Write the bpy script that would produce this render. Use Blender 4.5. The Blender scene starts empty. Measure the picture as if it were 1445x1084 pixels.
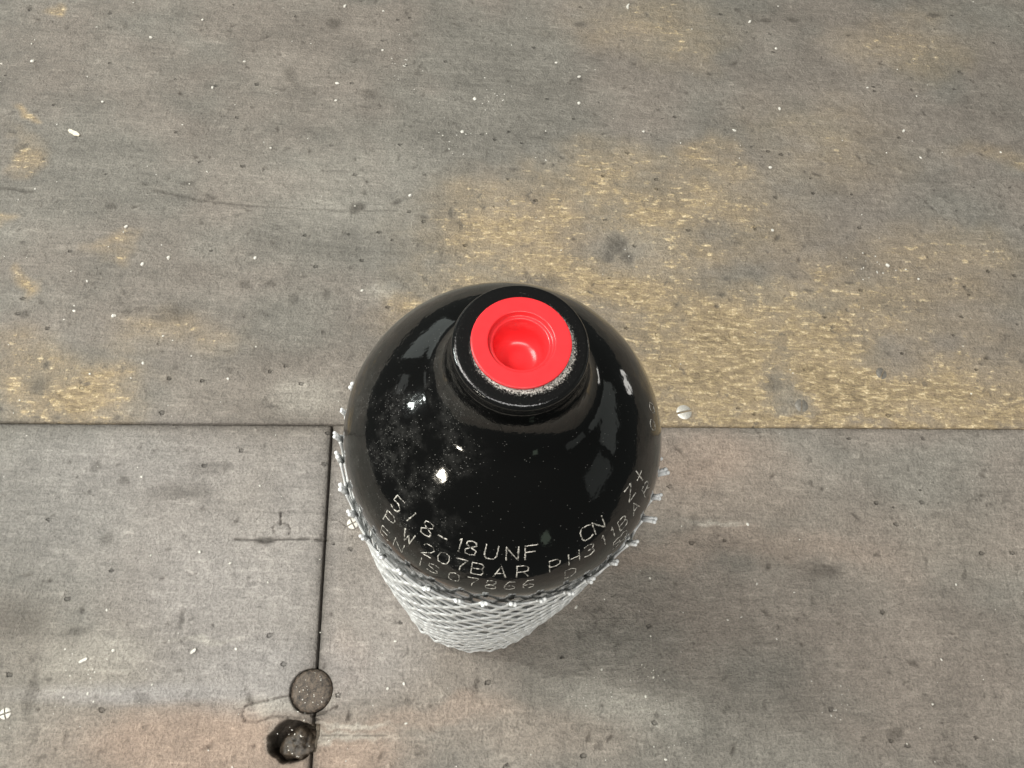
import bpy, math, random
import numpy as np
from mathutils import Matrix, Vector

random.seed(7)
rng = np.random.default_rng(11)
C = bpy.context.scene.collection
SC = bpy.context.scene
MM = 0.001

# ------------------------------------------------------------------ camera
PW, PH, FPX = 1445.0, 1084.0, 1024.0          # photo size, focal length in photo pixels
CAM_H = 327.0                                  # mm above the boards
VX, VY = 638.2, 986.1                          # where plumb lines meet in the photo


def cam_matrix():
    d = np.array([VX - PW / 2, VY - PH / 2, FPX]); d /= np.linalg.norm(d)
    up = -d
    X = np.array([1., 0, 0]); X -= X.dot(up) * up; X /= np.linalg.norm(X)
    return np.stack([X, np.cross(up, X), up], 1)


CM = cam_matrix()


def at(px, py, z=0.0):
    """photo pixel -> point (mm) on the horizontal plane z"""
    d = CM.T @ np.array([(px - PW / 2) / FPX, (py - PH / 2) / FPX, 1.0])
    return np.array([0, 0, CAM_H]) + d * ((z - CAM_H) / d[2])


cam = bpy.data.cameras.new('camera')
camo = bpy.data.objects.new('camera', cam); C.objects.link(camo)
xw, yw, zw = CM.T @ np.array([1, 0, 0]), CM.T @ np.array([0, -1, 0]), CM.T @ np.array([0, 0, -1])
camo.matrix_world = Matrix([[xw[0], yw[0], zw[0], 0], [xw[1], yw[1], zw[1], 0], [xw[2], yw[2], zw[2], CAM_H * MM], [0, 0, 0, 1]])
cam.sensor_fit = 'HORIZONTAL'; cam.sensor_width = 36.0; cam.lens = 36.0 * FPX / PW
cam.clip_start = 0.005; cam.clip_end = 50
SC.camera = camo

# ------------------------------------------------------------------ light: a dim workshop with a few lamps and windows, plus an added front fill
w = bpy.data.worlds.new('World'); SC.world = w; w.use_nodes = True
bg = w.node_tree.nodes['Background']
bg.inputs[0].default_value = (0.92, 1.0, 0.94, 1); bg.inputs[1].default_value = 0.075
SC.view_settings.view_transform = 'Standard'; SC.view_settings.look = 'None'
SC.view_settings.exposure = 0.0; SC.view_settings.gamma = 1.0
TGT = Vector((0.01, 0.054, 0.12))


def area(name, az, el, dist, sx, sy, radiance, col, roll=0.0):
    """rectangular lamp seen from the bottle at azimuth/elevation (degrees); power from its radiance"""
    l = bpy.data.lights.new(name, 'AREA'); l.shape = 'RECTANGLE'; l.size = sx; l.size_y = sy
    l.energy = radiance * math.pi * sx * sy; l.color = col
    o = bpy.data.objects.new(name, l); C.objects.link(o)
    a, e = math.radians(az), math.radians(el)
    d = Vector((math.cos(e) * math.cos(a), math.cos(e) * math.sin(a), math.sin(e)))
    o.location = TGT + d * dist
    q = d.to_track_quat('Z', 'Y')
    o.rotation_euler = (q.to_matrix() @ Matrix.Rotation(math.radians(roll), 3, 'Z')).to_euler()
    return o


area('ceiling_or_fill_lamp', 166, 56, 1.9, 0.9, 0.75, 16.0, (1.0, 0.97, 0.91))
area('ceiling_or_fill_lamp', -95, 63, 2.0, 1.7, 0.55, 11.0, (1.0, 0.98, 0.94))  # front fill, added to brighten the near side of the net
area('tube_lamp', 167.4, 28, 3.6, 0.26, 0.56, 105, (0.93, 1.0, 0.95))
area('tube_lamp', 169.5, 17.5, 6.0, 0.40, 0.36, 90, (0.93, 1.0, 0.95))
area('window', 128, 3, 3.0, 1.4, 0.75, 0.9, (0.92, 1.0, 0.94))
area('window', 156, 7, 3.0, 0.6, 0.35, 0.6, (0.95, 1.0, 0.94))
area('window', 8, 13, 2.6, 1.7, 0.62, 0.45, (0.94, 1.0, 0.93))
area('window', -26, 10, 3.0, 1.0, 0.8, 0.28, (0.93, 1.0, 0.93))
area('reflection_lamp', 29, -9.5, 3.0, 0.5, 0.22, 5.0, (1.0, 0.97, 0.9))  # low strip added for the bright streak mirrored in the dome
area('reflection_lamp', -66, -3, 3.0, 0.22, 0.5, 0.8, (0.8, 1.0, 0.75))  # small lamp added for the greenish patch mirrored low on the dome
area('bulb_lamp', -138, 23, 2.4, 0.17, 0.14, 130, (1.0, 0.93, 0.78))

# ------------------------------------------------------------------ helpers


def tag(o, label=None, cat=None, group=None, kind=None):
    if label: o['label'] = label
    if cat: o['category'] = cat
    if group: o['group'] = group
    if kind: o['kind'] = kind
    return o


def empty(name, loc=(0, 0, 0)):
    o = bpy.data.objects.new(name, None); C.objects.link(o)
    o.location = [c * MM for c in loc]; o.empty_display_size = 0.02
    return o


def mesh_obj(name, verts, faces, mat, parent=None, smooth=True, origin=(0, 0, 0)):
    """verts in mm relative to origin (mm)"""
    me = bpy.data.meshes.new(name)
    me.from_pydata([tuple(c * MM for c in v) for v in verts], [], faces)
    me.validate(); me.update()
    if smooth: me.polygons.foreach_set('use_smooth', [True] * len(me.polygons))
    if mat: me.materials.append(mat)
    o = bpy.data.objects.new(name, me); C.objects.link(o)
    o.location = [c * MM for c in origin]
    if parent: o.parent = parent
    return o


class MB:
    def __init__(s): s.v = []; s.f = []

    def add(s, v, f):
        b = len(s.v); s.v += [tuple(p) for p in v]; s.f += [tuple(i + b for i in q) for q in f]

    def tube(s, pts, rad, n=6, nrm=None, flat=1.0, cap=True):
        """tube along pts (mm); rad per point; optional per-point normal for a flattened section"""
        P = [np.array(p, float) for p in pts]; m = len(P); vs = []
        prev = None
        for i in range(m):
            t = P[min(i + 1, m - 1)] - P[max(i - 1, 0)]; t /= (np.linalg.norm(t) + 1e-9)
            up = nrm[i] if nrm is not None else (np.array([0.3, 0.2, 0.93]) if prev is None else prev)
            a = np.cross(up, t); la = np.linalg.norm(a)
            if la < 1e-6: a = np.cross(np.array([1., 0, 0]), t); la = np.linalg.norm(a)
            a /= la; b = np.cross(t, a); prev = b
            r = rad[i] if hasattr(rad, '__len__') else rad
            for k in range(n):
                q = 2 * math.pi * k / n
                vs.append(P[i] + r * (math.cos(q) * a + flat * math.sin(q) * b))
        fs = []
        for i in range(m - 1):
            for k in range(n):
                fs.append((i * n + k, i * n + (k + 1) % n, (i + 1) * n + (k + 1) % n, (i + 1) * n + k))
        if cap:
            fs.append(tuple(range(n))[::-1]); fs.append(tuple((m - 1) * n + k for k in range(n)))
        s.add(vs, fs)

    def ball(s, c, r, nu=8, nv=5, sc=(1, 1, 1)):
        vs = [(c[0], c[1], c[2] + r * sc[2])]
        for j in range(1, nv):
            a = math.pi * j / nv
            for k in range(nu):
                b = 2 * math.pi * k / nu
                vs.append((c[0] + r * sc[0] * math.sin(a) * math.cos(b), c[1] + r * sc[1] * math.sin(a) * math.sin(b), c[2] + r * sc[2] * math.cos(a)))
        vs.append((c[0], c[1], c[2] - r * sc[2])); L = len(vs) - 1
        fs = [(0, 1 + k, 1 + (k + 1) % nu) for k in range(nu)]
        for j in range(nv - 2):
            o = 1 + j * nu
            fs += [(o + k, o + nu + k, o + nu + (k + 1) % nu, o + (k + 1) % nu) for k in range(nu)]
        o = 1 + (nv - 2) * nu
        fs += [(o + (k + 1) % nu, o + k, L) for k in range(nu)]
        s.add(vs, fs)

    def build(s, name, mat, parent=None, smooth=True, origin=(0, 0, 0)):
        return mesh_obj(name, s.v, s.f, mat, parent, smooth, origin)


def lathe(prof, n=128):
    vs, fs = [], []
    for r, z in prof:
        for k in range(n):
            a = 2 * math.pi * k / n
            vs.append((r * math.cos(a), r * math.sin(a), z))
    for i in range(len(prof) - 1):
        for k in range(n):
            k2 = (k + 1) % n
            fs.append((i * n + k, i * n + k2, (i + 1) * n + k2, (i + 1) * n + k))
    return vs, fs


# ------------------------------------------------------------------ node helpers
class NT:
    def __init__(s, name):
        s.m = bpy.data.materials.new(name); s.m.use_nodes = True
        s.t = s.m.node_tree; s.n = s.t.nodes; s.b = s.n['Principled BSDF']; s.out = s.n['Material Output']
        s.tc = s.n.new('ShaderNodeTexCoord')

    def link(s, a, b): s.t.links.new(a, b)

    def setv(s, sock, v):
        if hasattr(v, 'is_output') or isinstance(v, bpy.types.NodeSocket): s.link(v, sock)
        else: sock.default_value = v

    def coord(s, scale=(1, 1, 1), loc=(0, 0, 0)):
        m = s.n.new('ShaderNodeMapping'); s.link(s.tc.outputs['Object'], m.inputs[0])
        m.inputs['Scale'].default_value = scale; m.inputs['Location'].default_value = loc
        return m.outputs[0]

    def noise(s, vec, scale, detail=4, rough=0.6, dist=0.0):
        x = s.n.new('ShaderNodeTexNoise'); s.link(vec, x.inputs['Vector'])
        x.inputs['Scale'].default_value = scale; x.inputs['Detail'].default_value = detail
        x.inputs['Roughness'].default_value = rough; x.inputs['Distortion'].default_value = dist
        return x.outputs['Fac']

    def voro(s, vec, scale, feature='F1'):
        x = s.n.new('ShaderNodeTexVoronoi'); s.link(vec, x.inputs['Vector']); x.inputs['Scale'].default_value = scale
        x.feature = feature
        return x.outputs['Distance'], x.outputs['Color']

    def ramp(s, fac, a, b, va=0.0, vb=1.0):
        x = s.n.new('ShaderNodeMapRange'); x.interpolation_type = 'SMOOTHSTEP'
        s.setv(x.inputs[0], fac); x.inputs[1].default_value = a; x.inputs[2].default_value = b
        x.inputs[3].default_value = va; x.inputs[4].default_value = vb
        return x.outputs[0]

    def math(s, op, a, b=0.0, c=None):
        x = s.n.new('ShaderNodeMath'); x.operation = op
        s.setv(x.inputs[0], a); s.setv(x.inputs[1], b)
        if c is not None: s.setv(x.inputs[2], c)
        return x.outputs[0]

    def mix(s, fac, a, b, mode='MIX'):
        x = s.n.new('ShaderNodeMix'); x.data_type = 'RGBA'; x.blend_type = mode
        s.setv(x.inputs[0], fac); s.setv(x.inputs[6], a); s.setv(x.inputs[7], b)
        return x.outputs[2]

    def grey(s, v):
        x = s.n.new('ShaderNodeCombineColor')
        for i in range(3): s.link(v, x.inputs[i])
        return x.outputs[0]

    def attr(s, name):
        x = s.n.new('ShaderNodeAttribute'); x.attribute_name = name
        return x

    def bump(s, h, strength, dist):
        x = s.n.new('ShaderNodeBump'); x.inputs['Strength'].default_value = strength; x.inputs['Distance'].default_value = dist
        s.link(h, x.inputs['Height']); s.link(x.outputs[0], s.b.inputs['Normal'])
        return x

    def set(s, **k):
        for a, v in k.items(): s.setv(s.b.inputs[a.replace('_', ' ')], v)


# boards: painted tone and wear come from the mesh, grain and grit from noise
def board_material():
    t = NT('grimy_board')
    tone = t.attr('tone').outputs['Color']; wear = t.attr('wear').outputs['Fac']
    iso = t.coord((1, 1, 1)); grain = t.coord((0.32, 1, 1), (3.1, 0.7, 0))
    nf = t.noise(iso, 900, 3, 0.7)            # ~1 mm grit
    nm = t.noise(iso, 230, 5, 0.62, 0.3)      # ~4 mm mottling
    nd = t.noise(t.coord((0.8, 1.6, 1), (1.3, 2.2, 0)), 420, 4, 0.7, 0.6)
    ng = t.noise(grain, 430, 4, 0.72)          # wood grain flecks
    ng2 = t.noise(t.coord((0.25, 1, 1)), 260, 3, 0.6)
    f1 = t.ramp(nf, 0.28, 0.72, 0.77, 1.25)
    f2 = t.ramp(nm, 0.25, 0.75, 0.86, 1.16)
    f = t.math('MULTIPLY', f1, f2)
    # dark small stains and pale scuffs
    f = t.math('MULTIPLY', f, t.ramp(nd, 0.22, 0.34, 0.70, 1.0))
    f = t.math('MULTIPLY', f, t.ramp(nd, 0.64, 0.78, 1.0, 1.35))
    nh = t.noise(iso, 2300, 2, 0.7)           # finest grit
    f = t.math('MULTIPLY', f, t.ramp(nh, 0.28, 0.72, 0.90, 1.11))
    mp = t.n.new('ShaderNodeMapping'); t.link(t.tc.outputs['Object'], mp.inputs[0])
    mp.inputs['Rotation'].default_value = (0, 0, math.radians(38)); mp.inputs['Scale'].default_value = (0.16, 1, 1)
    sc = t.noise(mp.outputs[0], 480, 3, 0.65, 0.4)   # slanting scuffs
    f = t.math('MULTIPLY', f, t.ramp(sc, 0.52, 0.72, 0.97, 1.22))
    f = t.math('MULTIPLY', f, t.ramp(sc, 0.26, 0.40, 0.84, 1.0))
    mp2 = t.n.new('ShaderNodeMapping'); t.link(t.tc.outputs['Object'], mp2.inputs[0])
    mp2.inputs['Rotation'].default_value = (0, 0, math.radians(-2)); mp2.inputs['Scale'].default_value = (0.07, 1, 1)
    lg = t.noise(mp2.outputs[0], 620, 3, 0.7, 0.2)   # long grain under the paint
    f = t.math('MULTIPLY', f, t.ramp(lg, 0.3, 0.7, 0.95, 1.06))
    d, c = t.voro(t.coord((1, 1.4, 1)), 130)
    sep = t.n.new('ShaderNodeSeparateColor'); t.link(c, sep.inputs[0])
    dot = t.math('MULTIPLY', t.ramp(t.math('ADD', d, t.math('MULTIPLY', t.math('SUBTRACT', nf, 0.5), 0.25)), 0.10, 0.2, 1, 0), t.ramp(sep.outputs[0], 0.90, 0.92))
    f = t.math('MULTIPLY', f, t.math('SUBTRACT', 1.0, t.math('MULTIPLY', dot, 0.38)))
    col = t.mix(1.0, tone, t.grey(f), 'MULTIPLY')
    # wood showing through
    m = t.math('ADD', wear, t.math('MULTIPLY', t.math('SUBTRACT', ng, 0.5), 1.25))
    m = t.math('ADD', m, t.math('ADD', t.math('MULTIPLY', t.math('SUBTRACT', ng2, 0.5), 0.9), t.math('MULTIPLY', t.math('SUBTRACT', nm, 0.5), 1.3)))
    mask = t.math('MULTIPLY', t.ramp(m, 0.34, 0.66), t.ramp(wear, 0.03, 0.25))
    wood = t.mix(t.ramp(ng, 0.36, 0.66), (0.215, 0.168, 0.108, 1), (0.60, 0.46, 0.265, 1))
    wood = t.mix(t.ramp(t.math('ADD', t.math('MULTIPLY', nf, .4), t.math('MULTIPLY', ng, .6)), 0.53, 0.64), wood, (0.92, 0.78, 0.52, 1))
    wood = t.mix(1.0, wood, t.grey(t.ramp(nm, 0.3, 0.7, 0.75, 1.15)), 'MULTIPLY')
    col = t.mix(t.math('MULTIPLY', mask, 0.80), col, wood)
    h = t.math('ADD', t.math('MULTIPLY', nf, 0.5), t.math('MULTIPLY', nm, 1.0))
    h = t.math('SUBTRACT', h, t.math('MULTIPLY', dot, 0.8))
    h = t.math('SUBTRACT', h, t.math('MULTIPLY', mask, t.ramp(ng, 0.3, 0.7, 0.6, 0.0)))
    h = t.math('ADD', h, t.math('MULTIPLY', nh, 0.3)); h = t.math('ADD', h, t.math('MULTIPLY', sc, 0.35))
    t.bump(h, 1.0, 0.0013)
    t.set(Base_Color=col, Roughness=t.ramp(nm, 0.3, 0.7, 0.48, 0.72))
    t.b.inputs['Specular IOR Level'].default_value = 0.4
    return t.m


def black_paint(frost=False):
    t = NT('black_paint_frosted' if frost else 'black_gloss_paint')
    iso = t.coord((1, 1, 1))
    nf = t.noise(iso, 2600, 2, 0.7); nm = t.noise(iso, 120, 4, 0.6)
    sx = t.n.new('ShaderNodeSeparateXYZ'); t.link(t.tc.outputs['Object'], sx.inputs[0])
    if frost:
        r = t.math('SQRT', t.math('ADD', t.math('MULTIPLY', sx.outputs[0], sx.outputs[0]), t.math('MULTIPLY', sx.outputs[1], sx.outputs[1])))
        # bare metal round the mouth, thinning outwards; wider to the right and front
        side = t.math('ADD', t.math('MULTIPLY', sx.outputs[0], 0.045), t.math('MULTIPLY', sx.outputs[1], -0.05))
        r2 = t.math('SUBTRACT', r, side)
        lim = t.ramp(r2, 0.0081, 0.0096, 0.47, 0.73)
        sp = t.ramp(t.math('SUBTRACT', t.noise(iso, 6500, 2, 0.8), lim), -0.02, 0.06)
        top = t.ramp(sx.outputs[2], 0.21926, 0.21929)
        sp = t.math('MULTIPLY', sp, top)
        t.set(Base_Color=t.mix(sp, (0.006, 0.006, 0.006, 1), (0.62, 0.60, 0.55, 1)), Roughness=t.math('ADD', t.math('MULTIPLY', top, 0.14), 0.06))
        t.bump(nf, 0.25, 0.0002)
    else:
        # dust lies on the left of the dome and, thinner, everywhere
        lft = t.math('MULTIPLY', t.ramp(sx.outputs[0], -0.002, -0.014), t.ramp(sx.outputs[1], 0.014, -0.004))
        lft = t.math('MULTIPLY', lft, t.ramp(nm, 0.44, 0.62))
        rgt = t.math('MULTIPLY', t.ramp(sx.outputs[0], 0.028, 0.033), 0.7)
        zone = t.math('ADD', lft, rgt)
        d, c = t.voro(t.coord((1, 1.3, 1)), 3200)
        sep = t.n.new('ShaderNodeSeparateColor'); t.link(c, sep.inputs[0])
        th = t.math('SUBTRACT', 0.985, t.math('MULTIPLY', zone, 0.22))
        on = t.math('GREATER_THAN', sep.outputs[0], th)
        dust = t.math('MULTIPLY', t.ramp(t.math('ADD', d, t.math('MULTIPLY', t.math('SUBTRACT', nf, .5), .9)), 0.15, 0.45, 1, 0), on)
        film = t.math('ADD', t.math('MULTIPLY', zone, t.ramp(t.noise(iso, 500, 4, 0.7), 0.35, 0.7, 0.0, 0.035)), 0.002)
        fac = t.math('ADD', t.math('MULTIPLY', dust, 0.17), film)
        t.set(Base_Color=t.mix(fac, (0.002, 0.002, 0.002, 1), (0.5, 0.49, 0.46, 1)), Roughness=t.math('ADD', 0.075, t.math('MULTIPLY', fac, 0.6)))
        t.bump(t.noise(iso, 210, 3, 0.5), 0.06, 0.002)
    return t.m


def simple(name, col, rough=0.5, metal=0.0, nscale=900, namt=0.25, bump=0.0):
    t = NT(name)
    n = t.noise(t.coord(), nscale, 5, 0.75)
    t.set(Base_Color=t.mix(1.0, (*col, 1), t.grey(t.ramp(n, 0.25, 0.75, 1 - namt, 1 + namt)), 'MULTIPLY'), Roughness=rough, Metallic=metal)
    if bump: t.bump(n, bump, 0.0004)
    return t.m


def net_material():
    t = NT('white_plastic_net')
    t.set(Base_Color=(0.95, 0.96, 0.955, 1), Roughness=0.32)
    tr = t.n.new('ShaderNodeBsdfTranslucent'); tr.inputs[0].default_value = (0.9, 0.92, 0.91, 1)
    mx = t.n.new('ShaderNodeMixShader'); mx.inputs[0].default_value = 0.24
    t.link(t.b.outputs[0], mx.inputs[1]); t.link(tr.outputs[0], mx.inputs[2]); t.link(mx.outputs[0], t.out.inputs[0])
    return t.m


def stamp_material():
    t = NT('stamped_metal')
    n = t.noise(t.coord(), 1300, 3, 0.7)
    t.set(Base_Color=t.mix(t.ramp(n, 0.38, 0.58), (0.05, 0.048, 0.042, 1), (0.66, 0.63, 0.57, 1)), Roughness=0.42, Metallic=0.2)
    return t.m


def plug_material():
    t = NT('red_plastic')
    n = t.noise(t.coord(), 500, 3, 0.6)
    t.set(Base_Color=t.mix(n, (0.77, 0.030, 0.036, 1), (0.82, 0.040, 0.046, 1)), Roughness=0.24)
    t.b.inputs['Subsurface Weight'].default_value = 0.0
    t.b.inputs['Subsurface Radius'].default_value = (0.004, 0.0006, 0.0006)
    t.b.inputs['Subsurface Scale'].default_value = 0.5
    t.bump(n, 0.05, 0.0003)
    return t.m


M_BOARD = board_material()
M_BLACK = black_paint(); M_FROST = black_paint(True)
M_NET = net_material(); M_STAMP = stamp_material(); M_RED = plug_material()
M_WHITE = simple('white_paint_speck', (0.66, 0.64, 0.58), 0.5)
M_CREAM = simple('cream_chip', (0.78, 0.72, 0.58), 0.5)
M_SCREW = simple('dull_zinc', (0.60, 0.58, 0.53), 0.42, 0.35, 1500, 0.3, 0.2)
M_SCREWD = simple('grimy_steel', (0.20, 0.185, 0.16), 0.5, 0.3, 900, 0.4, 0.3)
M_RUST = simple('rusty_bolt', (0.055, 0.042, 0.03), 0.45, 0.1, 420, 0.9, 1.0)
M_DIRT = simple('packed_dirt', (0.082, 0.063, 0.047), 0.6, 0.0, 650, 1.0, 1.0)
M_UNDER = simple('dark_underboard', (0.035, 0.028, 0.022), 0.9, 0.0, 300, 0.4, 0.3)

# ------------------------------------------------------------------ the boards
J = at(470, 599)[:2]                                   # where the three boards meet
ANG = math.radians(1.22); CA, SA = math.cos(ANG), math.sin(ANG)


def uv(px, py):
    p = at(px, py)[:2] - J
    return np.array([p[0] * CA + p[1] * SA, -p[0] * SA + p[1] * CA])


SH = uv(440, 1084); SHK = SH[0] / SH[1]                # slant of the upright joint: u = SHK * v


def vnoise(u, v, size, seed):
    r = np.random.default_rng(seed); G = r.random((256, 256))
    x = u / size + 57.3; y = v / size + 91.7
    xi = np.floor(x).astype(int); yi = np.floor(y).astype(int); fx = x - xi; fy = y - yi
    fx = fx * fx * (3 - 2 * fx); fy = fy * fy * (3 - 2 * fy)
    g = lambda a, b: G[a % 256, b % 256]
    return (g(xi, yi) * (1 - fx) + g(xi + 1, yi) * fx) * (1 - fy) + (g(xi, yi + 1) * (1 - fx) + g(xi + 1, yi + 1) * fx) * fy


def fbm(u, v, size, seed, octv=4, rough=0.55):
    a, s, t = 1.0, 0.0, 0.0
    for k in range(octv):
        q = .65 * k + .3; c, d = math.cos(q), math.sin(q)   # turn each octave so no grid shows
        s = s + a * vnoise(u * c - v * d, u * d + v * c, size / 2 ** k, seed + k * 17); t += a; a *= rough
    return s / t


def sstep(x, a, b):
    t = np.clip((x - a) / (b - a), 0, 1); return t * t * (3 - 2 * t)


def blob(u, v, px, py, rx, ry, wu, wv, soft=0.6, rot=0.0):
    """soft patch centred on a photo pixel; radii in photo pixels turned into mm on the board; wu, wv: warp"""
    c = uv(px, py); ex = abs(uv(px + rx, py)[0] - c[0]); ey = abs(uv(px, py + ry)[1] - c[1])
    du = (u + wu - c[0]); dv = (v + wv - c[1])
    if rot:
        cr, sr = math.cos(math.radians(rot)), math.sin(math.radians(rot)); du, dv = du * cr + dv * sr, -du * sr + dv * cr
    r = np.sqrt((du / ex) ** 2 + (dv / ey) ** 2)
    return 1 - sstep(r, 1 - soft, 1 + soft)


def polyd(u, v, pts):
    P = [uv(*p) for p in pts]; d = np.full(u.shape, 1e9)
    for a, b in zip(P[:-1], P[1:]):
        ab = b - a; L2 = ab.dot(ab) + 1e-9
        t = np.clip(((u - a[0]) * ab[0] + (v - a[1]) * ab[1]) / L2, 0, 1)
        d = np.minimum(d, np.hypot(u - a[0] - t * ab[0], v - a[1] - t * ab[1]))
    return d


# (px, py, rx, ry, strength): bare yellowish wood
WEAR = [(1180, 540, 230, 75, .72), (1010, 500, 150, 90, .70), (1130, 470, 120, 40, .62), (1340, 540, 140, 60, .40), (1190, 590, 210, 20, .85),
        (960, 560, 60, 50, .55), (850, 260, 70, 45, .46), (950, 310, 150, 70, .40), (740, 340, 120, 70, .46), (850, 380, 140, 60, .5), (640, 400, 70, 40, .40),
        (1010, 240, 60, 30, .40), (920, 440, 90, 70, .45), (1280, 60, 80, 30, .24), (930, 40, 90, 35, .26), (1000, 60, 40, 30, .22),
        (95, 545, 75, 42, .60), (30, 500, 60, 40, .40), (120, 580, 60, 25, .42), (40, 200, 25, 22, .42), (15, 305, 22, 9, .5), (20, 388, 16, 14, .45),
        (535, 455, 40, 30, .38), (230, 470, 60, 30, .30), (90, 18, 14, 6, .42), (68, 150, 12, 5, .4), (180, 340, 20, 12, .35),
        (1330, 370, 110, 40, .24), (1180, 430, 200, 60, .30), (1400, 580, 120, 40, .55), (1180, 200, 90, 60, .2), (1440, 220, 60, 14, .34), (1180, 375, 60, 25, .34)]
GREY = [(1130, 573, 34, 18), (1250, 505, 55, 28), (1335, 480, 24, 12), (1060, 385, 55, 14), (1100, 545, 28, 40), (870, 355, 60, 30), (1225, 595, 40, 10), (1010, 330, 40, 20)]
PINK = [(300, 1060, 210, 70, .75), (330, 1040, 60, 30, .3), (520, 1065, 70, 45, .45), (620, 1010, 90, 18, .35), (480, 935, 45, 35, .40), (990, 690, 130, 60, .28),
        (1000, 775, 220, 22, .28), (980, 640, 110, 40, .42), (1250, 760, 180, 60, .15), (760, 1040, 120, 40, .2)]
LILAC = [(200, 720, 230, 110, .45), (330, 860, 150, 110, .6), (400, 950, 140, 45, .7), (200, 980, 150, 14, .9), (230, 640, 190, 40, .25), (560, 860, 60, 90, .35), (450, 700, 60, 80, .4)]  # lilac-grey tone, with the brighter light on the left painted in
DARK = [(870, 345, 15, 14, .55), (858, 362, 9, 9, .5), (885, 362, 9, 8, .5), (503, 293, 11, 7, .65), (1160, 805, 26, 12, .40), (1170, 803, 9, 6, .5),
        (255, 695, 40, 12, .35), (300, 660, 30, 10, .3), (150, 762, 9, 9, .45), (320, 660, 8, 5, .4), (175, 677, 8, 7, .45), (134, 659, 7, 7, .4),
        (472, 33, 12, 7, .5), (520, 133, 12, 6, .4), (410, 105, 8, 10, .35), (20, 875, 45, 30, .40), (45, 980, 8, 40, .4), (375, 762, 14, 5, .75),
        (198, 985, 12, 9, .35), (1265, 1035, 14, 9, .5), (820, 35, 8, 4, .5), (1080, 28, 9, 3, .5), (1121, 28, 7, 3, .5), (1318, 22, 9, 3, .5), (240, 445, 25, 12, .35),
        (415, 420, 7, 9, .4), (460, 415, 5, 6, .45), (247, 517, 5, 5, .5), (325, 522, 5, 5, .5), (372, 520, 5, 4, .4), (65, 517, 6, 5, .5), (35, 442, 7, 6, .5),
        (346, 402, 10, 6, .4), (381, 401, 6, 6, .4), (155, 290, 8, 5, .5), (265, 258, 8, 3, .5), (300, 279, 8, 3, .5), (1090, 540, 10, 10, .3), (55, 545, 12, 10, .35),
        (258, 872, 4, 12, .5), (110, 890, 18, 5, .4), (40, 850, 8, 6, .3), (252, 945, 6, 3, .5), (980, 735, 5, 9, .35), (1085, 800, 5, 6, .6), (1236, 782, 4, 3, .6), (760, 400, 40, 10, .3)]
PALE = [(540, 410, 22, 12, .35), (470, 260, 120, 60, .15), (900, 330, 60, 30, .15), (385, 1045, 10, 18, .6), (480, 1040, 60, 8, .55), (500, 1022, 50, 5, .5), (460, 985, 14, 8, .35), (385, 995, 40, 9, .35), (130, 930, 70, 40, .3),
        (850, 985, 60, 30, .2), (930, 1010, 60, 30, .22), (430, 560, 50, 25, .3), (290, 905, 45, 5, .35), (1010, 738, 40, 4, .35)]
CRACKS = [([(330, 760), (372, 762), (400, 761), (430, 760), (463, 763)], .45, .9, .8), ([(396, 722), (396, 740)], .45, .8, .8),
          ([(385, 744), (388, 739), (398, 738), (406, 740), (410, 747), (407, 754)], .35, .6, .7), ([(385, 744), (389, 756), (396, 762)], .3, .5, .55),
          ([(466, 733), (478, 735), (489, 743)], .3, .5, .7), ([(360, 735), (368, 725)], .25, .3, .35), ([(300, 721), (380, 722), (462, 723)], .3, .3, .25),
          ([(218, 268), (275, 281), (330, 288), (365, 291)], .7, .5, .45), ([(365, 291), (430, 295), (500, 298), (560, 297)], .5, .4, .35), ([(0, 264), (45, 271)], .8, .5, .5),
          ([(445, 109), (484, 110)], .5, .3, .4), ([(455, 240), (500, 241)], .6, .3, .25), ([(285, 355), (289, 345)], .4, .3, .4), ([(160, 345), (225, 360)], .5, .3, .2),
          ([(345, 1016), (342, 1008), (346, 998), (356, 993), (380, 988), (412, 981)], .42, .9, .55), ([(345, 1016), (362, 1019), (384, 1011), (425, 1013)], .38, .7, .45),
          ([(440, 1010), (462, 1004), (476, 997)], .5, .9, .6), ([(455, 1038), (545, 1038)], .35, .5, .5), ([(462, 912), (530, 914)], .25, .3, .2),
          ([(630, 660), (720, 668)], .3, .2, .2), ([(970, 790), (1120, 800), (1230, 810)], .5, .2, .15)]
PLUG_C, PLUG_R = uv(439, 975), 8.4
HOLE_C, HOLE_R = uv(407, 1046), 7.6
pit_uv = [(rng.uniform(-240, 420), rng.uniform(-150, 330), rng.uniform(.55, 1.25) * rng.uniform(.7, 1.4), rng.uniform(.2, .8), rng.uniform(1, 3.2) * rng.uniform(.6, 1.2), rng.normal(0, .5) if rng.random() < .6 else rng.uniform(0, 3.1), 1 if rng.random() < .72 else -1) for _ in range(800)]


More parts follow.
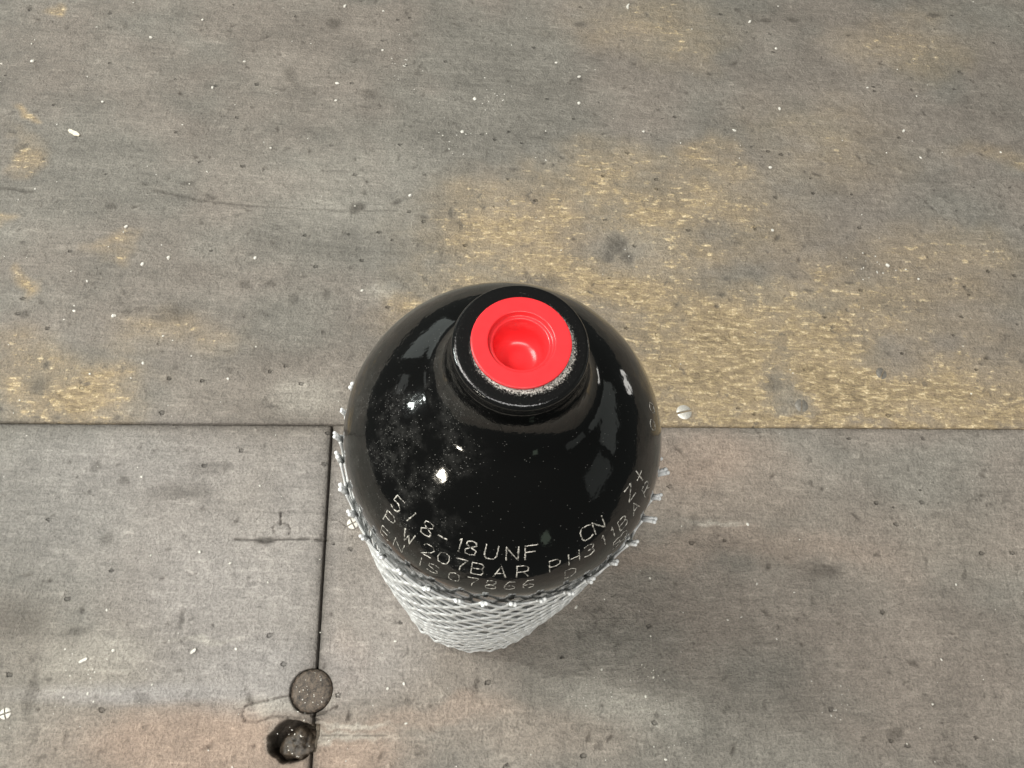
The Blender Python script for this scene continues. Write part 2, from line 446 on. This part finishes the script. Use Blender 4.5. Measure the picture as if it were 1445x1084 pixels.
def board(name, us, vs, shear, seed, label, tint, parent):
    nu, nv = len(us), len(vs)
    U, V = np.meshgrid(us, vs)
    if shear: U = U + SHK * V
    u, v = U.ravel(), V.ravel()
    wu = (fbm(u, v, 40, 900, 4, .6) - .5) * 60; wv = (fbm(u, v, 40, 950, 4, .6) - .5) * 44
    wu2 = (fbm(u, v, 7, 300, 3) - .5) * 7; wv2 = (fbm(u, v, 7, 350, 3) - .5) * 7
    # --- relief
    z = (fbm(u, v, 60, seed, 3) - .5) * .5 + (fbm(u, v, 5, seed + 5, 3) - .5) * .20
    pits = np.zeros_like(u); lift = np.zeros_like(u)
    for a, b, r, d, el, ro, sg in pit_uv:
        R_ = r * el * 2.2
        k = np.flatnonzero((np.abs(u - a) < R_) & (np.abs(v - b) < R_))
        if not len(k): continue
        c_, s_ = math.cos(ro), math.sin(ro); du, dv = u[k] - a + wu2[k] * .18, v[k] - b + wv2[k] * .18
        g = np.exp(-(((du * c_ + dv * s_) / (r * el)) ** 2 + ((-du * s_ + dv * c_) / r) ** 2) * 1.8)
        z[k] -= sg * d * g
        if sg > 0: pits[k] = np.maximum(pits[k], g * min(.8, d * 1.2))
        else: lift[k] = np.maximum(lift[k], g * d)
    # --- colour
    n1 = fbm(u * .7, v, 75, 21, 4, .6); n2 = fbm(u, v, 22, 41, 4, .6)
    t = sstep(n1, .35, .65)[:, None]
    col = np.array([.222, .196, .168]) * t + np.array([.194, .182, .158]) * (1 - t)
    col = col * np.array(tint)
    col = col * (0.76 + 0.48 * n2)[:, None]
    streak = fbm(u * .12, v, 9, 61, 3)
    col = col * ((0.88 + 0.24 * streak) if not shear else (0.95 + .10 * streak))[:, None]
    for px, py, rx, ry, s in PINK:
        m = (blob(u, v, px, py, rx, ry, wu * .5, wv * .5, .6) * s)[:, None]
        col = col * (1 - m) + m * np.array([.36, .265, .205]) * (.75 + .5 * n2)[:, None]
    for px, py, rx, ry, s in LILAC:
        m = (blob(u, v, px, py, rx, ry, wu * .3, wv * .15, .7) * s)[:, None]
        col = col * (1 - m) + m * np.array([.335, .315, .30]) * (.8 + .4 * n2)[:, None]
    for px, py, rx, ry, s in PALE:
        m = (blob(u, v, px, py, rx, ry, wu2, wv2, .6) * s)[:, None]
        col = col * (1 - m) + m * np.array([.50, .47, .41])
    col = col * (1 + .55 * lift)[:, None]
    wear = np.zeros_like(u)
    for px, py, rx, ry, s in WEAR:
        wear = np.maximum(wear, s * blob(u, v, px, py, rx, ry, wu, wv, .95))
    wear = wear * np.clip(.35 + 1.25 * fbm(u * .55, v, 13, 88, 4, .65), .3, 1.25)
    for px, py, rx, ry in GREY:
        wear = wear * (1 - .65 * blob(u, v, px, py, rx, ry, wu2 * 1.6, wv2 * 1.6, .8))
    if shear: wear *= 0.0
    dk = pits * .75
    for px, py, rx, ry, s in DARK:
        dk = np.maximum(dk, s * blob(u, v, px, py, rx, ry, wu2 * .5, wv2 * .4, .6))
    # scattered grime spots
    sp = fbm(u, v, 5.5, 505, 3, .6); dens = fbm(u, v, 60, 515, 2)
    dk = np.maximum(dk, .40 * sstep(sp, .80 - .13 * dens, .86 - .13 * dens) * sstep(fbm(u, v, 2.0, 533, 2), .35, .7))
    z -= dk * .35
    for pts, hw, dep, s in CRACKS:
        d = polyd(u + wu2 * .08, v + wv2 * .16, pts)
        m = (1 - sstep(d, hw * .5, hw * 1.5)) * sstep(fbm(u, v, 3.0, 611, 3), .08, .42)
        z -= m * dep; dk = np.maximum(dk, m * s)
    wear = wear * (1 - dk)
    tn = np.clip(wear * 1.7, 0, .9)[:, None]
    col = col * (1 - tn) + tn * np.array([.350, .268, .165]) * (.72 + .56 * fbm(u * .5, v, 12, 77, 4, .65))[:, None]
    col = col * (1 - dk)[:, None] + dk[:, None] * np.array([.035, .029, .023])
    # --- edges: worn and dirty along the joints
    nb = fbm(u, v, 11, 707, 3)
    for e in (['v0'] if not shear else (['v1', 'u1'] if shear == 1 else ['v1', 'u0'])):
        d = {'v0': V - vs[0], 'v1': vs[-1] - V, 'u0': U - SHK * V - us[0], 'u1': us[-1] - (U - SHK * V)}[e].ravel()
        z -= .5 * np.exp(-d / (.5 + nb * .8))
        m = (np.exp(-d / (1.0 + 2.0 * nb)) * (.75 if e != 'v0' else .30) * (np.where(u > 0, .45, 1.0) if e[0] == 'v' else 1.0))[:, None]
        col = col * (1 - m) + m * np.array([.05, .042, .034])
    # --- counterbore and bolt hole on the upright joint
    if shear:
        d = np.hypot(u - PLUG_C[0], v - PLUG_C[1]) + wu2 * .04
        m = 1 - sstep(d, PLUG_R - .25, PLUG_R + .35); z -= m * 6.0
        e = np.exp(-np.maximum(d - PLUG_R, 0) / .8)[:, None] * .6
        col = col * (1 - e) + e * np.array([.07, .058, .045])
        ex = np.where(u > HOLE_C[0], 1.35, 1.0)
        d = np.hypot((u - HOLE_C[0]) / ex, (v - HOLE_C[1])) + wu2 * .10 + (fbm(u, v, 4.5, 811, 3) - .5) * 2.2
        m = 1 - sstep(d, HOLE_R - .6, HOLE_R + .5); z -= m * 15.0
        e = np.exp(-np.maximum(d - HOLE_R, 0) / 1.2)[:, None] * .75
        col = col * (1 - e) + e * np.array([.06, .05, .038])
        slot = (np.abs(v - HOLE_C[1] - .5) + wu2 * .35 < 4.8) & (u > HOLE_C[0] + 4) & (u + wv2 * .4 < HOLE_C[0] + 11.5)
        z[slot] = np.minimum(z[slot], -2.2 - 2.5 * nb[slot])
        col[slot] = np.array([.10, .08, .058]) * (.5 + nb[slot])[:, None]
    Z = z.reshape(nv, nu)
    Z[0, :] = -18; Z[-1, :] = -18; Z[:, 0] = -18; Z[:, -1] = -18
    X = (J[0] + U * CA - V * SA) * MM; Y = (J[1] + U * SA + V * CA) * MM
    co = np.stack([X, Y, Z * MM], 2).reshape(-1, 3).astype(np.float32)
    idx = np.arange(nu * nv).reshape(nv, nu)
    q = np.stack([idx[:-1, :-1], idx[:-1, 1:], idx[1:, 1:], idx[1:, :-1]], 2).reshape(-1).astype(np.int32)
    me = bpy.data.meshes.new(name)
    me.vertices.add(len(co)); me.vertices.foreach_set('co', co.ravel())
    nf = len(q) // 4
    me.loops.add(len(q)); me.loops.foreach_set('vertex_index', q)
    me.polygons.add(nf); me.polygons.foreach_set('loop_start', np.arange(nf, dtype=np.int32) * 4)
    me.polygons.foreach_set('use_smooth', np.ones(nf, dtype=bool))
    a = me.attributes.new('tone', 'FLOAT_COLOR', 'POINT')
    a.data.foreach_set('color', np.concatenate([np.clip(col, .01, .9), np.ones((len(u), 1))], 1).astype(np.float32).ravel())
    a = me.attributes.new('wear', 'FLOAT', 'POINT'); a.data.foreach_set('value', wear.astype(np.float32))
    me.update(); me.validate()
    me.materials.append(M_BOARD)
    o = bpy.data.objects.new(name, me); C.objects.link(o); o.parent = parent
    if label: o['label'] = label
    return o


def spaced(*seg):
    """(start, end, step) runs joined; first and last value doubled for the side walls"""
    out = []
    for a, b, s in seg:
        n = max(1, int(round((b - a) / s))); out += list(np.linspace(a, b, n, endpoint=False))
    out.append(seg[-1][1])
    return np.array([out[0]] + out + [out[-1]])


def skirt(xs, e=0.15):
    xs = xs.copy(); xs[0] -= e * 0; return xs


bench = mesh_obj('bench_top', [(-480, -195, -30), (800, -195, -30), (800, 580, -30), (-480, 580, -30), (-480, -195, -18.5), (800, -195, -18.5), (800, 580, -18.5), (-480, 580, -18.5)],
                 [(3, 2, 1, 0), (4, 5, 6, 7), (0, 1, 5, 4), (1, 2, 6, 5), (2, 3, 7, 6), (3, 0, 4, 7)], M_UNDER, None, False)
tag(bench, kind='structure')
g1 = 0.35
upper = board('board', spaced((-430, -235, 6), (-235, 420, .8), (420, 780, 6)), spaced((.25, 335, .8), (335, 480, 6)), 0, 1,
              'wide upper board with yellow wood worn through the grey', (1.0, 1.0, 1.0), bench)
lower_l = board('board', spaced((-430, -150, 6), (-150, -24, .6), (-24, -1.0, .36)), spaced((-330, -152, 6), (-152, -105, .36), (-105, -.55, .6)), 1, 2,
                'lower left board, paler grey with pinkish bare patch', (1.10, 1.11, 1.11), bench)
lower_r = board('board', spaced((.15, 14, .36), (14, 330, .62), (330, 780, 6)), spaced((-330, -152, 6), (-152, -105, .36), (-105, -.45, .6)), 2, 3,
                'lower right board, smooth brownish grey', (1.10, 1.09, 1.09), bench)


def surf(u, v, z=0.0):
    return (J[0] + u * CA - v * SA, J[1] + u * SA + v * CA, z)


# dirt-filled plug in the counterbore, bolt deep in the hole
def disc_mound(r, h, n=40, rings=7, seed=0, rough=.25):
    rr = np.random.default_rng(seed); vs = [(0, 0, h)]; fs = []
    for j in range(1, rings + 1):
        q = j / rings
        for k in range(n):
            a = 2 * math.pi * k / n; R_ = r * q * (1 + (.02 * rr.standard_normal() if j == rings else 0))
            vs.append((R_ * math.cos(a), R_ * math.sin(a), h * (1 - q ** 3) + rough * (rr.random() - .5)))
    fs += [(0, 1 + k, 1 + (k + 1) % n) for k in range(n)]
    for j in range(rings - 1):
        o = 1 + j * n
        fs += [(o + k, o + n + k, o + n + (k + 1) % n, o + (k + 1) % n) for k in range(n)]
    o = 1 + (rings - 1) * n; b = len(vs)
    vs += [(vs[o + k][0], vs[o + k][1], -6) for k in range(n)]
    fs += [(o + k, b + k, b + (k + 1) % n, o + (k + 1) % n) for k in range(n)]
    return vs, fs


v_, f_ = disc_mound(PLUG_R - .15, 1.0, seed=3, rough=.6)
pl = mesh_obj('plug', v_, f_, M_DIRT, lower_l, True, surf(*PLUG_C, -.9)); pl.rotation_euler = (math.radians(1.5), math.radians(-3.5), 0); tag(pl, 'dirt filled round plug on the joint')
mb = MB()
mb.ball((0, 0, 0), 6.0, 40, 26, (1.12, 1, .55))
P_ = np.array(mb.v)
P_ *= (1 + .75 * (fbm(P_[:, 0] + 40, P_[:, 1] + 1.7 * P_[:, 2], 3.4, 8, 4, .62) - .5))[:, None]
mb.v = [tuple(p) for p in P_]
bo = mb.build('bolt', M_RUST, lower_l, True, surf(HOLE_C[0] + 3.6, HOLE_C[1] - 1.2, -5.0)); tag(bo, 'rusty bolt head sunk in the hole')


# screw heads let into the boards
def screw(px, py, r, slot_deg, mat, parent, cross=False, zoff=.35, tilt=(0, 0), label=None):
    n = 28; vs, fs = [], []
    prof = [(0.0, .18 * r), (.35 * r, .17 * r), (.7 * r, .12 * r), (.93 * r, .03 * r), (r, -.08 * r), (r, -2.0)]
    g = 24; mbq = MB()
    # head as a small grid so that the slot is really cut into it
    N = 34; ids = {}
    for i in range(N + 1):
        for j in range(N + 1):
            x, y = (i / N * 2 - 1), (j / N * 2 - 1)
            # square to disc
            dx = x * math.sqrt(1 - y * y / 2); dy = y * math.sqrt(1 - x * x / 2)
            q = math.hypot(dx, dy); zz = .22 * r * (1 - q ** 2.4)
            a = math.radians(slot_deg); s = abs(-dx * math.sin(a) + dy * math.cos(a)); c = abs(dx * math.cos(a) + dy * math.sin(a))
            if s < .11 or (cross and c < .11): zz -= .42 * r
            ids[i, j] = len(vs); vs.append((dx * r, dy * r, zz))
    for i in range(N):
        for j in range(N): fs.append((ids[i, j], ids[i + 1, j], ids[i + 1, j + 1], ids[i, j + 1]))
    rim = [ids[i, 0] for i in range(N)] + [ids[N, j] for j in range(N)] + [ids[i, N] for i in range(N, 0, -1)] + [ids[0, j] for j in range(N, 0, -1)]
    b = len(vs); vs += [(vs[k][0], vs[k][1], -1.8) for k in rim]; m = len(rim)
    fs += [(rim[k], b + k, b + (k + 1) % m, rim[(k + 1) % m]) for k in range(m)]
    o = mesh_obj('screw', vs, fs, mat, parent, False, surf(*uv(px, py), zoff))
    o.rotation_euler = (math.radians(tilt[0]), math.radians(tilt[1]), 0)
    if label: o['label'] = label
    return o


screw(965, 582, 3.75, 14, M_SCREW, upper, label='bright slotted screw head beside the black bottle')
screw(1131, 572, 3.6, 80, M_SCREWD, upper, zoff=-.15, label='grimy screw head smeared with grey')
screw(1245, 527, 3.3, 60, M_SCREWD, upper, zoff=-.2, tilt=(0, 8), label='half covered screw head')
screw(498, 739, 2.5, 30, M_WHITE, lower_r, True, zoff=.5, label='white cross slotted screw head against the net')
screw(8, 1007, 2.1, 20, M_WHITE, lower_l, True, zoff=.3, label='white cross slotted screw head at the left edge')

# ------------------------------------------------------------------ the bottle
BX, BY, R0, ZS, BD, ZT, NE = 9.66, 54.2, 35.0, 174.7, 33.8, 219.3, 1.767


def dome_r(z):
    if z <= ZS: return R0
    return R0 * max(0.0, 1 - ((z - ZS) / BD) ** NE) ** (1 / NE)


bottle = empty('gas_bottle', (BX, BY, 0))
tag(bottle, 'glossy black gas bottle with red plug in its neck standing in white netting', 'bottle')
prof = [(0, 1.2), (22, 1.2), (26, .2), (29, .2)] + [(29 + 6 * math.sin(a), 6.2 - 6 * math.cos(a)) for a in np.linspace(.1, math.pi / 2, 10)]
prof += [(R0, z) for z in np.linspace(10, ZS - 3, 24)]
dome = []
for a in np.linspace(0, 1, 90):
    q = a ** 1.0 * math.pi / 2
    dome.append((R0 * math.cos(q) ** (2 / NE), ZS + BD * math.sin(q) ** (2 / NE)))
dome = [p for p in dome if p[0] > 17.0]
# resample near the equator so the first step is small
prof += dome
r1, z1 = dome[-1]; r0_, z0_ = dome[-2]
tx, tz = (r1 - r0_), (z1 - z0_); L = math.hypot(tx, tz); tx, tz = tx / L, tz / L
r2, z2 = 11.80, 214.8
for s in np.linspace(0, 1, 22)[1:]:
    h00, h10, h01, h11 = 2 * s**3 - 3 * s**2 + 1, s**3 - 2 * s**2 + s, -2 * s**3 + 3 * s**2, s**3 - s**2
    k = 12.5
    prof.append((h00 * r1 + h10 * k * tx + h01 * r2 + h11 * 0, h00 * z1 + h10 * k * tz + h01 * z2 + h11 * k * 1.0))
prof += [(11.76, 216.1), (11.70, 216.5)]
v_, f_ = lathe(prof, 160)
body = mesh_obj('body', v_, f_, M_BLACK, bottle)
nk = [(11.70, 216.5), (11.68, 217.6)] + [(10.68 + .98 * math.cos(a), ZT - .98 + .98 * math.sin(a)) for a in np.linspace(0, math.pi / 2, 9)]
nk += [(10.2, ZT), (9.4, ZT), (8.6, ZT), (8.1, ZT), (7.7, ZT - .4), (7.6, ZT - 12)]
v_, f_ = lathe(nk, 160)
mesh_obj('neck_ring', v_, f_, M_FROST, bottle)
pp = [(7.4, ZT - 10), (7.4, ZT + .05), (8.1, ZT + .05), (8.36, ZT + .06), (8.42, ZT + .12), (8.42, ZT + .66), (8.38, ZT + .76), (8.30, ZT + .80), (8.0, ZT + .80), (7.0, ZT + .80), (5.95, ZT + .80), (5.75, ZT + .80), (5.63, ZT + .77), (5.56, ZT + .65), (5.48, ZT - .15), (5.40, ZT - .32),
      (5.15, ZT - .30), (4.92, ZT - .22), (4.78, ZT - .26), (4.68, ZT - .5), (4.62, ZT - 1.5), (4.52, ZT - 3.2), (4.38, ZT - 4.5), (4.12, ZT - 5.3), (3.7, ZT - 5.9), (3.1, ZT - 6.3), (2.3, ZT - 6.5), (1.4, ZT - 6.52), (.7, ZT - 6.45), (.05, ZT - 6.42)]
v_, f_ = lathe(pp, 120)
plug = mesh_obj('plug', v_, f_, M_RED, bottle); plug.location.z = .12 * MM; tag(plug, 'red plastic plug with a deep round cup')

# stamped lettering: single strokes laid on the dome
G = {'5': [[(1, 1), (.05, 1), (0, .55), (.6, .6), (1, .35), (.85, .06), (.4, 0), (0, .12)]], '/': [[(.1, .05), (.9, .95)]], '-': [[(.1, .5), (.9, .5)]],
     '8': [[(.5, .55), (.1, .72), (.15, .95), (.5, 1), (.85, .95), (.9, .72), (.5, .55), (.05, .35), (.1, .06), (.5, 0), (.9, .06), (.95, .35), (.5, .55)]],
     '1': [[(.25, .8), (.55, 1), (.55, 0)]], 'U': [[(0, 1), (0, .25), (.2, 0), (.8, 0), (1, .25), (1, 1)]], 'N': [[(0, 0), (0, 1), (1, 0), (1, 1)]],
     'F': [[(1, 1), (0, 1), (0, 0)], [(0, .55), (.8, .55)]], 'C': [[(1, .9), (.7, 1), (.2, 1), (0, .75), (0, .25), (.2, 0), (.7, 0), (1, .1)]],
     'Z': [[(0, 1), (1, 1), (0, 0), (1, 0)]], '+': [[(.5, -.05), (.5, 1.05)], [(0, .5), (1, .5)]], 'P': [[(0, 0), (0, 1), (.7, 1), (1, .8), (.95, .55), (.65, .45), (0, .45)]],
     'W': [[(0, 1), (.25, 0), (.5, .7), (.75, 0), (1, 1)]], '2': [[(0, .8), (.2, 1), (.8, 1), (1, .75), (.8, .5), (0, 0), (1, 0)]],
     '0': [[(.5, 1), (.12, .88), (0, .5), (.12, .12), (.5, 0), (.88, .12), (1, .5), (.88, .88), (.5, 1)]], '7': [[(0, 1), (1, 1), (.45, .35), (.4, 0)]],
     'B': [[(0, 0), (0, 1), (.75, 1), (.95, .8), (.8, .55), (0, .52)], [(.8, .55), (1, .3), (.85, 0), (0, 0)]], 'A': [[(0, 0), (.5, 1), (1, 0)], [(.2, .35), (.8, .35)]],
     'R': [[(0, 0), (0, 1), (.7, 1), (1, .8), (.95, .55), (.65, .48), (0, .48)], [(.55, .48), (1, 0)]], 'H': [[(0, 0), (0, 1)], [(1, 0), (1, 1)], [(0, .5), (1, .5)]],
     '3': [[(0, .92), (.5, 1), (.95, .85), (.85, .58), (.4, .52), (.9, .42), (1, .18), (.55, 0), (0, .08)]], 'E': [[(1, 1), (0, 1), (0, 0), (1, 0)], [(0, .52), (.8, .52)]],
     'I': [[(.5, 0), (.5, 1)]], 'S': [[(1, .88), (.6, 1), (.1, .9), (.05, .65), (.9, .4), (.98, .15), (.5, 0), (0, .12)]], 'O': [[(.5, 1), (.1, .85), (0, .5), (.1, .15), (.5, 0), (.9, .15), (1, .5), (.9, .85), (.5, 1)]],
     '6': [[(.9, .95), (.4, .95), (.05, .5), (.1, .1), (.5, 0), (.9, .12), (.95, .38), (.6, .52), (.1, .4)]], 'D': [[(0, 0), (0, 1), (.6, 1), (1, .75), (1, .25), (.6, 0), (0, 0)]]}


def meridian(z):
    """radius and unit slope (dr, dz) of the dome at height z"""
    e = .05; r = dome_r(z); dr = (dome_r(z + e) - dome_r(z - e)); L = math.hypot(dr, 2 * e)
    return r, dr / L, 2 * e / L


def stamp(text, ths, zrow, hgt, wid, parent, rad=.165):
    m = MB()
    for ch, th in zip(text, ths):
        th = th + random.uniform(-.4, .4); s0 = random.uniform(-.12, .12); tl = random.uniform(-.06, .06)
        ww = wid * (.55 if ch in '1I/' else 1.0) * random.uniform(.94, 1.05)
        r, mr, mz = meridian(zrow)
        for st in G[ch]:
            pts = []
            for a, b in zip(st[:-1], st[1:]):
                d = math.hypot((b[0] - a[0]) * ww, (b[1] - a[1]) * hgt); k = max(2, int(d / .35))
                for i in range(k): pts.append((a[0] + (b[0] - a[0]) * i / k, a[1] + (b[1] - a[1]) * i / k))
            pts.append(st[-1])
            P, Nn, Rr = [], [], []
            for x, y in pts:
                X = (x - .5) * ww + (y - .5) * hgt * tl + random.gauss(0, .025); S = (y - .5) * hgt + s0 - X * tl + random.gauss(0, .025)
                z = zrow + S * mz; rr, r_, z_ = meridian(z)
                t = math.radians(th) + X / rr
                n = np.array([z_ * math.cos(t), z_ * math.sin(t), -r_])
                P.append(np.array([rr * math.cos(t), rr * math.sin(t), z]) + n * .03); Nn.append(n); Rr.append(rad * random.uniform(.55, 1.15))
            Rr[0] *= 1.35; Rr[-1] *= 1.35
            m.tube(P, Rr, 6, Nn, .45)
    o = m.build('stamped_text', M_STAMP, body)
    return o


H_, W_ = 3.55, 2.35
stamp('5/8-18UNFCNZ+', [-135.8, -128.7, -121.8, -115, -108.1, -103.5, -96.2, -88.6, -81.6, -59.9, -53.8, -36.3, -28.3], ZS + 16.0, H_, W_, body)
stamp('PW207BARPH311BAR', [-135.2, -126.4, -118.2, -112.5, -106.1, -100, -92.2, -84.5, -73.5, -66.3, -59.5, -53.6, -48.9, -43.9, -36.1, -28.2], ZS + 11.4, H_, W_, body, .145)
stamp('ENISO7866DSO', [-135.2, -128.5, -119.1, -115, -107.6, -100.8, -94.9, -88.3, -82.4, -67.4, -48.2, -44.6], ZS + 6.6, H_, W_, body, .11)
stamp('00', [1.5, -5.5], ZS + 15.6, 3.2, 2.0, body, .085)

# ------------------------------------------------------------------ the net sleeve round the bottle
NC = 38; ZTOP = 168.0; CH = 11.4; NR = int(ZTOP / (CH / 2))
net = empty('net_sleeve', (BX, BY, 0))
tag(net, 'white plastic mesh sleeve with cut ends around the black bottle', 'netting')
jit = {}


def node(i, j):
    """lattice node: column in half cells, row in half cells from the top"""
    i2 = i % (2 * NC)
    if (i2, j) not in jit: jit[i2, j] = (random.gauss(0, .012), random.gauss(0, .6), random.gauss(0, .10))
    a, b, c = jit[i2, j]
    z = ZTOP - j * CH / 2 + b * (1 if j else .9)
    th = (i + .25 * j) * math.pi / NC + a + math.radians(-95.6)
    b = (math.degrees(th) + 12) % 360 - 12
    z -= 9 * sst((b + 12) / 12) * sst((163 - b) / 10) * sst((z - 60) / 80)
    zz = max(z, .7)
    r = 36.0 + 1.0 * math.exp(-((zz - 95) / 45) ** 2) + .45 * math.sin(2 * th + 1.0) * sst(zz / 60) + c
    if zz < 9: r -= 2.6 * ((9 - zz) / 9) ** 2
    if j >= NR - 1: r += abs(c) * 5 + (.4 if j == NR else 0)
    if zz > 160: r += .35 * (zz - 160) / 12
    return np.array([r * math.cos(th), r * math.sin(th), zz])


def sst(x):
    x = min(max(x, 0), 1); return x * x * (3 - 2 * x)


m = MB()
for k in range(2 * NC):
    if k % 2: continue
    for s in (-1, 1):
        pts, rad = [], []
        for j in range(NR + 1):
            i = k + s * j
            A = node(i, j); pts.append(A); rad.append(1.05)
            if j < NR:
                B = node(i + s, j + 1)
                # strands run together for a little way at each knot
                for q, rr in ((.12, 1.0), (.28, .78), (.5, .62), (.72, .78), (.88, 1.0)):
                    p = A + (B - A) * q
                    # bow so that the hole is rounder
                    rn = math.hypot(p[0], p[1]); tgt = math.hypot(A[0], A[1]) * (1 - q) + math.hypot(B[0], B[1]) * q
                    p = np.array([p[0] * tgt / rn, p[1] * tgt / rn, p[2] + 0])
                    pts.append(p); rad.append(rr)
        nn = [np.array([p[0], p[1], 0]) / math.hypot(p[0], p[1]) for p in pts]
        m.tube(pts, rad, 6, nn, .40)
m.build('mesh', M_NET, net)
# cut ends: a short stalk with two beads
mats = []
for var in range(4):
    e = MB(); rv = random.Random(50 + var)
    ln = 2.9 + .25 * var
    for s in (-1, 1):
        tip = (s * (.34 + .12 * rv.random()), rv.uniform(-.1, .35), ln + rv.uniform(-.4, .4))
        e.tube([(s * .15, 0, -.8), (s * .25, 0, ln * .5), tip], [.66, .50, .42], 7)
        e.ball(tip, .43 + .12 * rv.random() * .8, 9, 6)
    mats.append(e)
proto = [e.build('cut_end', M_NET, net) for e in mats]
for i in range(NC):
    p = node(2 * i, 0); th = math.atan2(p[1], p[0])
    o = proto[i] if i < 4 else proto[i % 4].copy()
    if i >= 4: C.objects.link(o); o.parent = net
    o.location = [c * MM for c in p]
    deg = math.degrees(th)
    lean = .10 + .32 * max(0, math.cos(th - math.radians(-18))) ** 4 + random.uniform(-.08, .18)
    o.rotation_euler = (Matrix.Rotation(th - math.pi / 2, 3, 'Z') @ Matrix.Rotation(-lean, 3, 'X') @ Matrix.Rotation(random.uniform(-.3, .3), 3, 'Z')).to_euler()
    o.scale = [random.uniform(.85, 1.15) * (1 + .05 * max(0, math.cos(th - math.radians(-18))) ** 4)] * 3

# ------------------------------------------------------------------ specks and chips lying on the boards
SPOTS = [(213, 53), (345, 87), (474, 142), (476, 118), (540, 71), (670, 140), (178, 320), (201, 373), (579, 276), (123, 397), (238, 364), (360, 364), (382, 209), (300, 124), (541, 16), (487, 9),
         (652, 186), (145, 144), (46, 87), (2, 90), (286, 28), (908, 186), (1100, 154), (1095, 69), (1224, 124), (1058, 31), (785, 89), (817, 146), (817, 109), (1090, 325), (1275, 185), (1412, 215),
         (1296, 394), (1036, 184), (1087, 237), (1252, 375), (1299, 223), (1055, 740), (1068, 824), (1121, 836), (1349, 825), (1096, 902), (1046, 871), (1328, 931), (1173, 1010), (918, 898), (922, 956),
         (1316, 994), (200, 673), (213, 784), (325, 795), (151, 861), (282, 779), (378, 822), (367, 686), (160, 918), (215, 966), (92, 916), (333, 916), (124, 979), (90, 984), (132, 990), (28, 565), (511, 410),
         (202, 513), (322, 535), (105, 439), (160, 446), (161, 446), (558, 905), (570, 965), (547, 972), (573, 1021), (853, 846), (813, 857), (917, 816), (939, 1072), (911, 983), (849, 945), (1027, 875)]
m = MB()


def speck(p, r, rv):
    n = 6; h = r * rv.uniform(.4, .8); a0 = rv.uniform(0, 6)
    st, el = rv.uniform(0, 3.14), rv.uniform(.7, 1.3)
    vs = []
    for ring, (q, z) in enumerate(((1, -.1), (.95, .6 * h), (.5, h))):
        for k in range(n):
            a = a0 + 2 * math.pi * k / n; rr = r * q * rv.uniform(.8, 1.2)
            x, y = rr * math.cos(a) * el, rr * math.sin(a) / el
            vs.append((p[0] + x * math.cos(st) - y * math.sin(st), p[1] + x * math.sin(st) + y * math.cos(st), p[2] + z))
    fs = [tuple(range(2 * n, 3 * n))]
    for j in range(2):
        fs += [(j * n + k, j * n + (k + 1) % n, (j + 1) * n + (k + 1) % n, (j + 1) * n + k) for k in range(n)]
    return vs, fs


rv = random.Random(5)
for px, py in SPOTS:
    p = at(px, py); sc = 1.0 if py < 560 else .62
    m.add(*speck((p[0], p[1], 0.05), rv.uniform(.62, 1.15) * sc, rv))
for _ in range(300):
    px, py = rv.uniform(-20, 1465), rv.uniform(-20, 1104)
    if abs(py - 600) < 8: continue
    p = at(px, py); sc = 1.0 if py < 560 else .65
    if rv.random() > (1.0 if px < 600 else .65): continue
    m.add(*speck((p[0], p[1], 0.0), rv.uniform(.2, .5) * sc, rv))
# little clusters of grit
for cx, cy in ((448, 968), (436, 985), (415, 1048), (130, 935), (95, 990), (840, 985), (935, 1040), (690, 135), (560, 85), (640, 190), (915, 960), (1180, 1000), (1230, 375)):
    for _ in range(14):
        p = at(cx + rv.gauss(0, 16), cy + rv.gauss(0, 14)); m.add(*speck((p[0], p[1], 0), rv.uniform(.2, .45) * (.65 if cy > 560 else 1), rv))
tag(m.build('paint_specks', M_WHITE, None, False), 'white paint specks and grit scattered over the boards', 'debris', kind='stuff')


def chip(name, px, py, ln, wd, rot, mat, label, curve=0.0):
    p = at(px, py); n = 7; vs, fs = [], []
    rr = random.Random(int(px))
    for i in range(n):
        q = i / (n - 1) * 2 - 1; hw = wd / 2 * (1 - .55 * abs(q) ** 3) * rr.uniform(.85, 1.1)
        y = curve * (1 - q * q)
        for s, z in ((-1, .0), (-.8, .5), (.8, .55), (1, .0)):
            vs.append((q * ln / 2, y + s * hw, z * (.9 + .3 * rr.random())))
    for i in range(n - 1):
        for k in range(3): fs.append((i * 4 + k, (i + 1) * 4 + k, (i + 1) * 4 + k + 1, i * 4 + k + 1))
    fs += [(3, 2, 1, 0), tuple((n - 1) * 4 + k for k in range(4))]
    fs += [(i * 4 + 3, (i + 1) * 4 + 3, (i + 1) * 4, i * 4) for i in range(n - 1)]
    o = mesh_obj(name, vs, fs, mat, None, False, (p[0], p[1], .1)); o.rotation_euler[2] = math.radians(rot)
    tag(o, label, 'chip')
    return o


chip('paint_chip', 105, 188, 7.2, 2.6, -28, M_CREAM, 'largest white sliver, lying on the upper board near its left edge')
chip('paint_chip', 887, 10, 4.6, 1.5, 80, M_WHITE, 'curved white paring at the top edge above the bottle', .8)
chip('paint_chip', 273, 919, 2.6, 1.5, 45, M_WHITE, 'white flake beside a scratch on the lower left board')
chip('paint_chip', 118, 932, 3.4, 1.5, 30, M_WHITE, 'white flake next to a brown spot on the lower left board')
chip('paint_chip', 858, 754 + 10, 4.0, .9, 35, M_SCREW, 'thin pale paring on the board right of the net')
